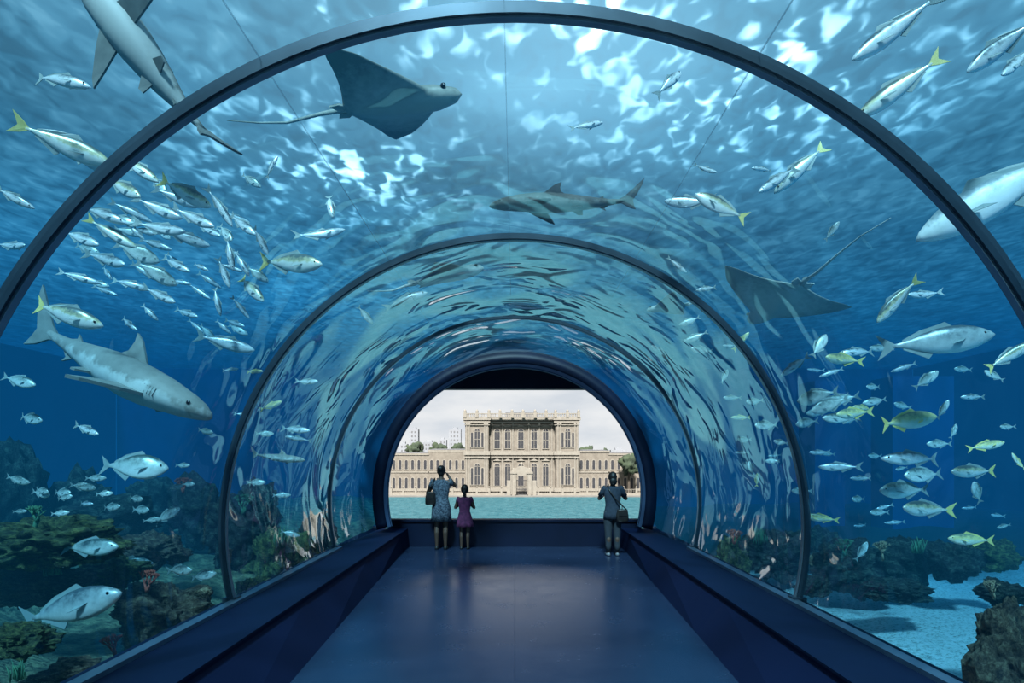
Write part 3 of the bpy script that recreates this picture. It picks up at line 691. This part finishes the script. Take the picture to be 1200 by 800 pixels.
ray((563,317,8.9),(486,332,8.4),(522,309,8.2),(512,337,9.2),'small dark ray at the upper left inside the middle arch',.05,.5,0,True)
ray((762,364,8.4),(802,352,8.0),(793,347,7.9),(783,374,8.6),'smallest dark ray at the upper right inside the middle arch',.05,.25,0,True)

# ------------------------------------------------------------ outside: sea, palace
D = 200.0; U = D/F
def PX(px): return (px-VX)*U
def PZ(py): return EYE+(VY-py)*U
SEA = PZ(580.5)
def sea_mat():
    m, t, out = nt('teal_sea')
    b = N(t, 'ShaderNodeBsdfPrincipled'); b.inputs['Roughness'].default_value = .45; b.inputs['Specular IOR Level'].default_value = .05; t.links.new(b.outputs[0], out.inputs[0])
    tc = N(t, 'ShaderNodeTexCoord'); mp = N(t, 'ShaderNodeMapping'); mp.inputs['Scale'].default_value = (.25,.12,1); t.links.new(tc.outputs['Object'], mp.inputs[0])
    n = N(t, 'ShaderNodeTexNoise', Scale=2.6, Detail=7, Roughness=.65); t.links.new(mp.outputs[0], n.inputs['Vector'])
    t.links.new(ramp(t, n.outputs[0], [(.35,(.009,.050,.064)),(.65,(.026,.082,.098))]), b.inputs['Base Color'])
    bp = N(t, 'ShaderNodeBump', Strength=.6, Distance=1.0); t.links.new(n.outputs[0], bp.inputs['Height']); t.links.new(bp.outputs[0], b.inputs['Normal'])
    return m
sea = MB(); sea.add([(-600,32,SEA),(600,32,SEA),(600,900,SEA),(-600,900,SEA)], [(0,1,2,3)])
tag(sea.build('sea', sea_mat()), 'teal strait water between the window and the palace', 'sea', None, 'stuff')
M['stone'] = mat('pale_stone', (.138,.121,.099), (.108,.094,.077), .9, .85, spec=.1)
M['stone2'] = mat('light_stone', (.172,.156,.131), (.145,.130,.109), .9, .85, spec=.1)
M['pane'] = mat('dark_window_glass', (.030,.030,.033), (.022,.023,.026), .8, .5, spec=.1)
M['tree'] = mat('tree_leaves', (.02,.032,.012), (.008,.016,.007), .8, .9, 0, 1, 2)
M['trunk'] = mat('tree_bark', (.04,.03,.02), None, 3, .9)
M['city'] = mat('far_city_wall', (.17,.177,.19), (.15,.156,.17), .1, .8, spec=.1)
M['roofm'] = mat('slate_roof', (.10,.10,.105), None, .4, .8, spec=.1)
M['quay'] = mat('quay_stone', (.12,.115,.105), (.10,.096,.088), .4, .8, spec=.1)
q = MB(); q.box(-180,180,D-8,D+400,SEA-3,PZ(579)); tag(q.build('floor_quay', M['quay']), kind='structure')
def arch_poly(x, z0, z1, hw):
    pts = [(x-hw,z0),(x+hw,z0),(x+hw,z1-hw)]
    for k in range(1,8): a = pi*k/8; pts.append((x+hw*math.cos(a), z1-hw+hw*math.sin(a)))
    pts.append((x-hw,z1-hw)); return pts
def awin(root, x, z0, z1, hw, y, first=True):
    b = MB(); b.fin([(p[0],y,p[1]) for p in arch_poly(x,z0,z1,hw)],(0,1,0),.08); w_ = b.build('window', M['pane'], root)
    b = MB(); A = arch_poly(x,z0,z1,hw); B2 = arch_poly(x,z0-.2,z1+.25,hw+.25); nA = len(A)
    b.add([(p[0],y-.14,p[1]) for p in A]+[(p[0],y-.14,p[1]) for p in B2]+[(p[0],y+.1,p[1]) for p in B2],
          [(i,(i+1)%nA,(i+1)%nA+nA,i+nA) for i in range(nA)]+[(i+nA,(i+1)%nA+nA,(i+1)%nA+2*nA,i+2*nA) for i in range(nA)])
    b.build('window_surround', M['stone2'], w_)
    if hw > .8:
        b = MB(); b.box(x-.07,x+.07,y-.13,y-.08,z0,z1-.1); b.box(x-hw,x+hw,y-.13,y-.08,z1-hw-.1,z1-hw+.08); b.box(x-hw,x+hw,y-.13,y-.08,(z0+z1)/2-.5,(z0+z1)/2-.35)
        b.build('window_bars', M['stone2'], w_)
pal = tag(empty('palace', (0,0,0)), 'ornate pale stone palace across the water, central block with two storeys of arched windows', 'palace')
zb = PZ(579.5)
b = MB(); b.box(PX(545),PX(678),D+3,D+30,zb,PZ(490)); b.box(PX(545),PX(572.5),D+.5,D+3,zb,PZ(490)); b.box(PX(651),PX(678),D+.5,D+3,zb,PZ(490))
b.build('central_block', M['stone'], pal)
for x0,x1,y in ((544,573.5,D+.2),(650,679,D+.2),(573,650,D+2.5)):
    for py,h,o_ in ((533,1.0,.25),(536,.4,.15),(492,1.0,.45),(495,.5,.2),(576,1.2,.2),(529,.25,.1),(498,.25,.1)):
        b = MB(); b.box(PX(x0)-o_,PX(x1)+o_,y-o_,D+6 if h > .3 else y+.6,PZ(py),PZ(py)+h); b.build('cornice', M['stone2'], pal)
b = MB(); x = 545
b.box(PX(544),PX(679),D-.2,D+.5,PZ(485),PZ(484)); b.box(PX(544),PX(679),D-.2,D+.5,PZ(489.5),PZ(488.6))
while x <= 678:
    b.box(PX(x)-.16,PX(x)+.16,D-.1,D+.4,PZ(489),PZ(485)); x += 2.2
b.build('balustrade', M['stone2'], pal)
for x in (545,559,573,586,600,613,627,640,651,665,678):
    u_ = MB(); u_.box(PX(x)-.5,PX(x)+.5,D-.4,D+.6,PZ(489.5),PZ(483)); u_.ell((PX(x),D+.1,PZ(481.8)),(.45,.45,.7),8,6); u_.build('roof_urn', M['stone2'], pal)
b = MB(); b.box(PX(592),PX(632),D+8,D+24,PZ(490),PZ(481)); b.build('attic', M['roofm'], pal)
for z0,z1 in ((zb+1,PZ(535)),(PZ(531),PZ(495))):
    for x,y in ((546.8,D+.4),(550,D+.4),(568,D+.4),(571,D+.4),(654,D+.4),(657,D+.4),(674,D+.4),(677,D+.4),(576,D+2.8),(588.5,D+2.8),(601,D+2.8),(620,D+2.8),(632.5,D+2.8),(647.5,D+2.8)):
        m = MB(); X = PX(x); m.tube([(X,y,z0+.7),(X,y,z1-.6)],[.26,.21],10); m.box(X-.34,X+.34,y-.34,y+.3,z0,z0+.7); m.box(X-.34,X+.34,y-.34,y+.3,z1-.6,z1)
        m.build('column', M['stone2'], pal)
    dz = z1-z0
    for x,y in ((559.2,D+.4),(665.5,D+.4)):
        awin(pal,PX(x),z0+dz*.2,z1-dz*.2,.85,y)
        for s in (-1,1): awin(pal,PX(x)+s*1.75,z0+dz*.2,z1-dz*.32,.36,y)
    for x in (582.3,594.8,610.5,626.3,640):
        awin(pal,PX(x),z0+dz*.16,z1-dz*.2,.9,D+2.9)
        b = MB(); b.box(PX(x)-1.4,PX(x)+1.4,D+2.6,D+3,z0+dz*.02,z0+dz*.09); b.build('balcony_panel', M['stone2'], pal)
        b = MB(); X = PX(x); zt = z1-dz*.12; b.add([(X-1.4,D+2.65,zt),(X+1.4,D+2.65,zt),(X,D+2.65,zt+dz*.07),(X-1.4,D+3,zt),(X+1.4,D+3,zt),(X,D+3,zt+dz*.07)],[(0,1,2),(5,4,3),(0,3,4,1),(1,4,5,2),(2,5,3,0)]); b.build('window_pediment', M['stone2'], pal)
def wing(x0,x1,top,n):
    b = MB(); b.box(PX(x0),PX(x1),D+4,D+20,zb,PZ(top)); b.build('wing', M['stone'], pal)
    for py,h in ((top,.6),(554,.4),(576,.8)):
        b = MB(); b.box(PX(x0)-.2,PX(x1)+.2,D+3.8,D+5,PZ(py),PZ(py)+h); b.build('cornice', M['stone2'], pal)
    for i in range(n):
        x = PX(x0+(x1-x0)*(i+.5)/n)
        awin(pal,x,PZ(550),PZ(539),.45,D+3.95); awin(pal,x,PZ(573),PZ(560),.45,D+3.95)
    r_ = MB(); r_.add([(PX(x0),D+4,PZ(top)+.7),(PX(x1),D+4,PZ(top)+.7),(PX(x1),D+20,PZ(top)+.7),(PX(x0),D+20,PZ(top)+.7),(PX(x0)+1,D+12,PZ(top-4)),(PX(x1)-1,D+12,PZ(top-4))],[(0,1,5,4),(2,3,4,5),(0,4,3),(1,2,5)])
    r_.build('wing_roof', M['roofm'], pal)
wing(455,500,533,6); wing(500,545,529,6); wing(679,716,530,5); wing(716,770,533,7)
gt = tag(empty('palace_gate', (PX(611),D-5,zb)), 'ornate white stone gate at the waterline before the palace centre', 'gate')
b = MB()
for s in (-1,1):
    b.box(s*2.6-.9,s*2.6+.9,-.8,.8,0,7.2); b.box(s*2.6-1.1,s*2.6+1.1,-1,1,7.2,7.8); b.box(s*4.2-.6,s*4.2+.6,-.6,.6,0,5)
    b.tube([(s*1.9,-.95,.4),(s*1.9,-.95,6.8)],.22,8); b.tube([(s*3.3,-.95,.4),(s*3.3,-.95,6.8)],.22,8)
b.build('pillars', M['stone2'], gt)
b = MB(); b.add([(-3.6,-.7,7.8),(3.6,-.7,7.8),(2.6,-.7,8.8),(0,-.7,9.8),(-2.6,-.7,8.8),(-3.6,.7,7.8),(3.6,.7,7.8),(2.6,.7,8.8),(0,.7,9.8),(-2.6,.7,8.8)],
     [(0,1,2,3,4),(9,8,7,6,5),(0,5,6,1),(1,6,7,2),(2,7,8,3),(3,8,9,4),(4,9,5,0)]); b.box(-3.6,3.6,-.7,.7,6.4,7.8); b.build('pediment', M['stone2'], gt)
b = MB()
for k in range(9): b.box(-1.6+k*.4-.05,-1.6+k*.4+.05,-.05,.05,0,5.2)
b.box(-1.7,1.7,-.06,.06,4.9,5.1); b.box(-1.7,1.7,-.06,.06,2,2.2); b.build('iron_door', M['pane'], gt)
for X_, Z_ in ((-2.6,8.4),(2.6,8.4),(0,10.3)):
    b = MB(); b.ell((X_,0,Z_),(.45,.45,.75),8,6); b.build('finial', M['stone2'], gt)
for (x0,x1,lab) in ((462,592,'low stone and railing waterfront fence left of the palace gate'),(630,760,'low stone and railing waterfront fence right of the palace gate')):
    fr = tag(empty('waterfront_fence', (0,D-5,zb)), lab, 'fence')
    b = MB(); b.box(PX(x0),PX(x1),-.2,.2,0,.8); b.box(PX(x0),PX(x1),-.1,.1,2.0,2.12)
    x = PX(x0)
    while x < PX(x1): b.box(x-.04,x+.04,-.05,.05,.8,2.1); x += .6
    b.build('railing', M['stone2'], fr)
    x = PX(x0)
    while x <= PX(x1)+.1:
        b = MB(); b.box(x-.3,x+.3,-.3,.3,0,2.4); b.ell((x,0,2.75),(.28,.28,.4),8,6); b.build('post', M['stone2'], fr); x += 4.0
def tree(px, top, wpx, d, lab):
    r = tag(empty('tree', ((px-VX)*d/F,d,zb)), lab, 'tree', 'trees by the palace'); z1 = EYE+(VY-top)*d/F-zb; rw = wpx*d/F/2
    b = MB(); b.tube([(0,0,0),(0,0,z1*.6)],[.5,.3],8); b.build('trunk', M['trunk'], r)
    me = rock_mesh(4, px*.13, .55); me.materials.append(M['tree'])
    o = link('crown', me, r); o.location = (0,0,z1-rw*1.0); o.scale = (rw,rw,rw*1.15)
tree(737,534,20,D-1.9,'dark green tree at the right end of the palace wing')
tree(688,524,18,D+40,'tree top just right of the palace central block')
tree(708,527,16,D+40,'tree behind the middle of the right palace wing')
tree(537,520,15,D+40,'tree top just left of the palace central block')
tree(512,522,20,D+55,'tree behind the left palace wing')
tree(486,520,18,D+42,'leftmost tree behind the palace wing')
for px0,px1,top,d,lab in ((468,477,520,420,'leftmost pale far city block beyond the palace'),(480,490,503,436,'tall pale far city block at left'),(493,511,518,450,'wide low far city block at left'),
                          (514,523,515,430,'far city block left of the tower block'),(526,540,503,440,'tall far tower block just left of the palace'),(716,735,527,430,'low far city block above the right wing')):
    s = d/F; r = tag(empty('apartment_building', ((px0+px1)/2*s-VX*s,d,zb)), lab, 'building', 'far city blocks')
    h = EYE+(VY-top)*s-zb; hw = (px1-px0)*s/2
    b = MB(); b.box(-hw,hw,0,6,0,h); b.build('wall', M['city'], r)
    b = MB(); b.box(-hw*.4,hw*.4,2,5,h,h+1.6); b.build('roof_house', M['city'], r)
    b = MB(); z = h-2.5
    while z > h*.3:
        k = -hw+1.2
        while k < hw-.8: b.box(k,k+1.1,-.08,0,z,z+1.3); k += 2.3
        z -= 3
    b.build('windows', M['roofm'], r)

# ------------------------------------------------------------ people
M['skin'] = mat('skin', (.10,.055,.038), (.085,.046,.032), 8, .6)
M['hair'] = mat('dark_hair', (.008,.006,.006), (.014,.01,.009), 30, .5)
M['hair_b'] = mat('brown_black_hair', (.02,.012,.009), (.011,.008,.007), 30, .5)
M['dress_grey'] = mat('blue_grey_patterned_cloth', (.105,.13,.17), (.02,.03,.05), 34, .9, detail=1)
M['dress_pink'] = mat('magenta_cloth', (.17,.033,.105), (.08,.018,.06), 20, .9)
M['shirt'] = mat('blue_grey_cloth', (.028,.038,.06), (.018,.026,.042), 24, .9)
M['trousers'] = mat('grey_cloth', (.036,.042,.055), (.028,.033,.043), 10, .9)
M['shoe'] = mat('dark_shoe', (.02,.018,.018), None, 10, .5)
M['shoe_w'] = mat('pale_shoe', (.2,.2,.22), None, 10, .5)
M['bag'] = mat('black_leather', (.015,.012,.012), (.025,.018,.015), 10, .4)
M['eyew'] = mat('eye_white', (.8,.8,.78), None, 3, .3)
M['lip'] = mat('lips', (.4,.12,.1), None, 3, .5)
def person(px, fy, h, rz, pose, lab, outfit):
    d = F*EYE/(fy-VY); root = tag(empty('person', (at(px,fy,d).x,d,0), rz), lab, 'person')
    def S(p): return tuple(q*h for q in p)
    hs = 1.0 if h > 1.4 else 1.22; lg = .9
    b = MB()
    for s in (-1,1):
        hip, kn, an = (s*.052,0,.50),(s*.05+pose.get('k',0)*s,.012,.275),(s*.052,-.005,.05)
        b.cap(S(hip),.056*h,S(kn),.034*lg*h); b.cap(S(kn),.034*lg*h,S((s*.051,-.014,.2)),.033*lg*h); b.cap(S((s*.051,-.014,.2)),.033*lg*h,S(an),.019*h)
        b.cap(S((s*.052,-.02,.02)),.019*h,S((s*.062,.075,.014)),.016*h); b.cap(S(an),.020*h,S((s*.054,.02,.03)),.019*h)
        sh, el, wr = (s*.098,0,.80), pose['el'][0 if s < 0 else 1], pose['wr'][0 if s < 0 else 1]
        b.cap(S(sh),.032*h,S(el),.024*h); b.cap(S(el),.024*h,S(wr),.0155*h)
        wv_, ev = Vector(S(wr)), Vector(S(el)); dr = (wv_-ev).normalized()
        side = dr.cross(Vector((s,0,.2))).normalized(); nrm = dr.cross(side)
        pc = wv_+dr*.028*h
        b.cap(tuple(wv_),.0145*h,tuple(pc+side*.012*h),.012*h); b.cap(tuple(wv_),.0145*h,tuple(pc-side*.012*h),.012*h)
        for k,(o_,ln) in enumerate(((-.021,.030),(-.007,.036),(.007,.034),(.021,.026))):
            k0 = pc+side*o_*h+dr*.012*h; k1 = k0+(dr+nrm*.25*s).normalized()*ln*.55*h; k2 = k1+(dr+nrm*1.2*s).normalized()*ln*.5*h
            b.cap(tuple(k0),.0058*h,tuple(k1),.0052*h); b.cap(tuple(k1),.0052*h,tuple(k2),.0045*h)
        t0 = wv_+dr*.012*h-side*.014*h; t1 = t0+(-side+dr*.6).normalized()*.03*h
        b.cap(tuple(t0),.007*h,tuple(t1),.0055*h)
    b.ell(S((0,0,.52)),S((.098,.066,.065)),20,12); b.ell(S((0,.002,.60)),S((.078,.055,.09)),20,12); b.ell(S((0,.0,.71)),S((.092,.06,.10)),20,12)
    b.cap(S((-.085,0,.795)),.034*h,S((.085,0,.795)),.034*h)
    b.cap(S((0,-.005,.80)),.034*h,S((0,.004,.885)),.027*h)
    hc = (0,.012,.865+.068*hs)
    b.ell(S(hc),S((.046*hs,.056*hs,.064*hs)),20,14); b.ell(S((0,.03,hc[2]-.03*hs)),S((.032*hs,.04*hs,.034*hs)),16,10)
    b.cap(S((0,.066*hs,hc[2]+.002)),.005*h,S((0,.076*hs,hc[2]-.016)),.008*h)
    for s in (-1,1): b.ell(S((s*.047*hs,.008,hc[2]-.006)),S((.006,.012,.017)),8,6)
    o = b.build('body', M['skin'], root, True)
    r_ = o.modifiers.new('r','REMESH'); r_.mode = 'VOXEL'; r_.voxel_size = .0045*h
    s2 = o.modifiers.new('s','SMOOTH'); s2.factor = .5; s2.iterations = 3
    dg = bpy.context.evaluated_depsgraph_get(); me = bpy.data.meshes.new_from_object(o.evaluated_get(dg)); o.modifiers.clear(); o.data = me
    if not me.materials: me.materials.append(M['skin'])
    for p in me.polygons: p.use_smooth = True
    for s in (-1,1):
        e = MB(); e.ell(S((s*.019,.0655*hs+.003,hc[2]+.002)),S((.008,.005,.005)),8,6); e.build('eye', M['eyew'], root, True)
    e = MB(); e.ell(S((0,.069*hs,hc[2]-.035*hs)),S((.014,.004,.004)),8,6); e.build('mouth', M['lip'], root, True)
    hb = MB(); rings = []
    for i in range(1,11):
        a = pi*i/11
        ring = []
        for j in range(20):
            q = 2*pi*j/20; x, y, z = math.sin(a)*math.cos(q), math.sin(a)*math.sin(q), math.cos(a)
            sy = 1.12 if y < 0 else 1.05
            zz = hc[2]+z*.070*hs+.004
            lim = hc[2]+(.028 if y > .2 else -.022 if abs(y) < .35 else -.06*hs)
            ring.append(S((x*.052*hs, hc[1]+y*.062*hs*sy-.004, max(zz,lim))))
        rings.append(ring)
    hb.loft(rings)
    st = outfit['hair']
    if st == 'bun': hb.ell(S((0,-.062,hc[2]+.035)),S((.03,.028,.028)),12,8)
    elif st == 'pony': hb.tube([S((0,-.06,hc[2]+.01)),S((0,-.085,hc[2]-.03)),S((0,-.075,hc[2]-.10))],[.018*h,.024*h,.008*h],10)
    else: hb.ell(S((0,-.04,hc[2]-.045)),S((.046,.03,.05)),12,8)
    hb.build('hair', outfit['hm'], root, True)
    def garment(nm, prof, m, fold=0):
        g = MB(); rr = []
        for z, wx, wy in prof:
            k = fold*max(0,(.6-z)/.25)
            rr.append([S((wx*math.cos(a)*(1+k*math.sin(7*a+1)), wy*math.sin(a)*(1+k*math.sin(7*a+1)), z)) for a in [2*pi*j/48 for j in range(48)]])
        g.loft(rr, cap=False); o = g.build(nm, m, root, True)
        so_ = o.modifiers.new('t','SOLIDIFY'); so_.thickness = .004
    for gm in outfit['garments']: garment(*gm)
    for s in (-1,1):
        sh = Vector((s*.092,0,.803)); el = Vector(pose['el'][0 if s < 0 else 1]); e = sh+(el-sh)*outfit['sleeve']
        g = MB(); g.tube([S(sh-(el-sh)*.15),S(sh),S((sh+e)/2),S(e)],[.030*h,.041*h,.038*h,.036*h],14); g.build('sleeve', outfit['gm'], root, True)
        g = MB(); g.cap(S((s*.052,-.024,.02)),.0225*h,S((s*.063,.08,.015)),.0195*h)
        for i_, v in enumerate(g.v): g.v[i_] = (v[0],v[1],max(v[2],0.0))
        g.build('shoe', outfit['shoe'], root, True)
    if outfit.get('legs'):
        for s in (-1,1):
            g = MB(); g.tube([S((s*.045,0,.53)),S((s*.052,0,.42)),S((s*.052,.01,.28)),S((s*.052,-.008,.12)),S((s*.052,-.005,.06))],[.06*h,.058*h,.043*h,.034*h,.028*h],14); g.build('trouser_leg', outfit['legs'], root, True)
    return root, d
topp = [(.835,.028,.03),(.825,.075,.045),(.81,.105,.055),(.78,.112,.062),(.72,.102,.066),(.64,.088,.062),(.60,.086,.062)]
r1, d1 = person(517,643.3,1.60,0,{'el':((-.165,.045,.675),(.155,.07,.76)),'wr':((-.07,.15,.80),(.075,.10,.875))},
  'woman in a blue grey patterned knee length dress with hair in a bun',
  {'hair':'bun','hm':M['hair'],'gm':M['dress_grey'],'shoe':M['shoe'],'sleeve':.5,
   'garments':[('dress',topp+[(.56,.098,.075),(.5,.112,.086),(.42,.118,.09),(.34,.122,.094)],M['dress_grey'],.05)]})
r2, d2 = person(544.5,643,1.20,0,{'el':((-.15,.03,.66),(.15,.03,.66)),'wr':((-.06,.10,.72),(.06,.10,.72))},
  'small girl in a magenta dress standing right of the woman with the bun',
  {'hair':'pony','hm':M['hair_b'],'gm':M['dress_pink'],'shoe':M['shoe'],'sleeve':.35,
   'garments':[('dress',topp+[(.56,.10,.08),(.48,.12,.095),(.42,.13,.10),(.36,.14,.11)],M['dress_pink'],.06)]})
r3, d3 = person(718,651,1.50,.0,{'el':((-.15,.06,.68),(.165,.05,.68)),'wr':((-.05,.15,.79),(.07,.15,.79))},
  'woman in blue grey shirt and grey trousers, alone at the right of the window',
  {'hair':'short','hm':M['hair'],'gm':M['shirt'],'shoe':M['shoe_w'],'sleeve':.75,'legs':M['trousers'],
   'garments':[('shirt',topp+[(.56,.094,.072),(.5,.108,.08),(.44,.112,.084)],M['shirt'],.03)]})
def bag(x, y, z, wd, hh, strap, lab):
    r = tag(empty('handbag', (x,y,z)), lab, 'bag')
    b = MB(); rings = []
    for k,(zz,f_) in enumerate(((0,.8),(.02,1),(hh*.5,1.0),(hh*.9,.85),(hh,.75))):
        rings.append([(wd/2*f_*math.copysign(abs(math.cos(a))**.6,math.cos(a)), .05*f_*math.copysign(abs(math.sin(a))**.6,math.sin(a)), zz) for a in [2*pi*j/20 for j in range(20)]])
    b.loft(rings); b.build('pouch', M['bag'], r, True)
    b = MB(); b.tube([Vector(p)-Vector((x,y,z)) for p in strap],.011,6); b.build('strap', M['bag'], r, True)
    b = MB(); b.fin([(-wd*.38,-.053,hh*.95),(wd*.38,-.053,hh*.95),(wd*.33,-.055,hh*.5),(-wd*.33,-.055,hh*.5)],(0,1,0),.004); b.build('flap', M['bag'], r)
x1 = r1.location.x; bag(x1-.19,d1-.10,.86,.20,.24,[(x1-.27,d1-.1,1.08),(x1-.17,d1-.115,1.22),(x1-.13,d1-.07,1.345),(x1-.12,d1+.02,1.36),(x1-.13,d1+.1,1.25),(x1-.14,d1+.0,1.08)],'dark shoulder bag at the left side of the woman with the bun')
x3 = r3.location.x; bag(x3+.15,d3-.12,.62,.22,.22,[(x3+.24,d3-.12,.82),(x3+.05,d3-.125,1.0),(x3-.06,d3-.11,1.15),(x3-.10,d3-.05,1.24),(x3-.09,d3+.02,1.25),(x3+.0,d3+.12,1.1),(x3+.17,d3+.0,.9),(x3+.15,d3-.1,.82)],'black cross body bag at the right hip of the woman in the shirt')
print('objects', len(bpy.data.objects))
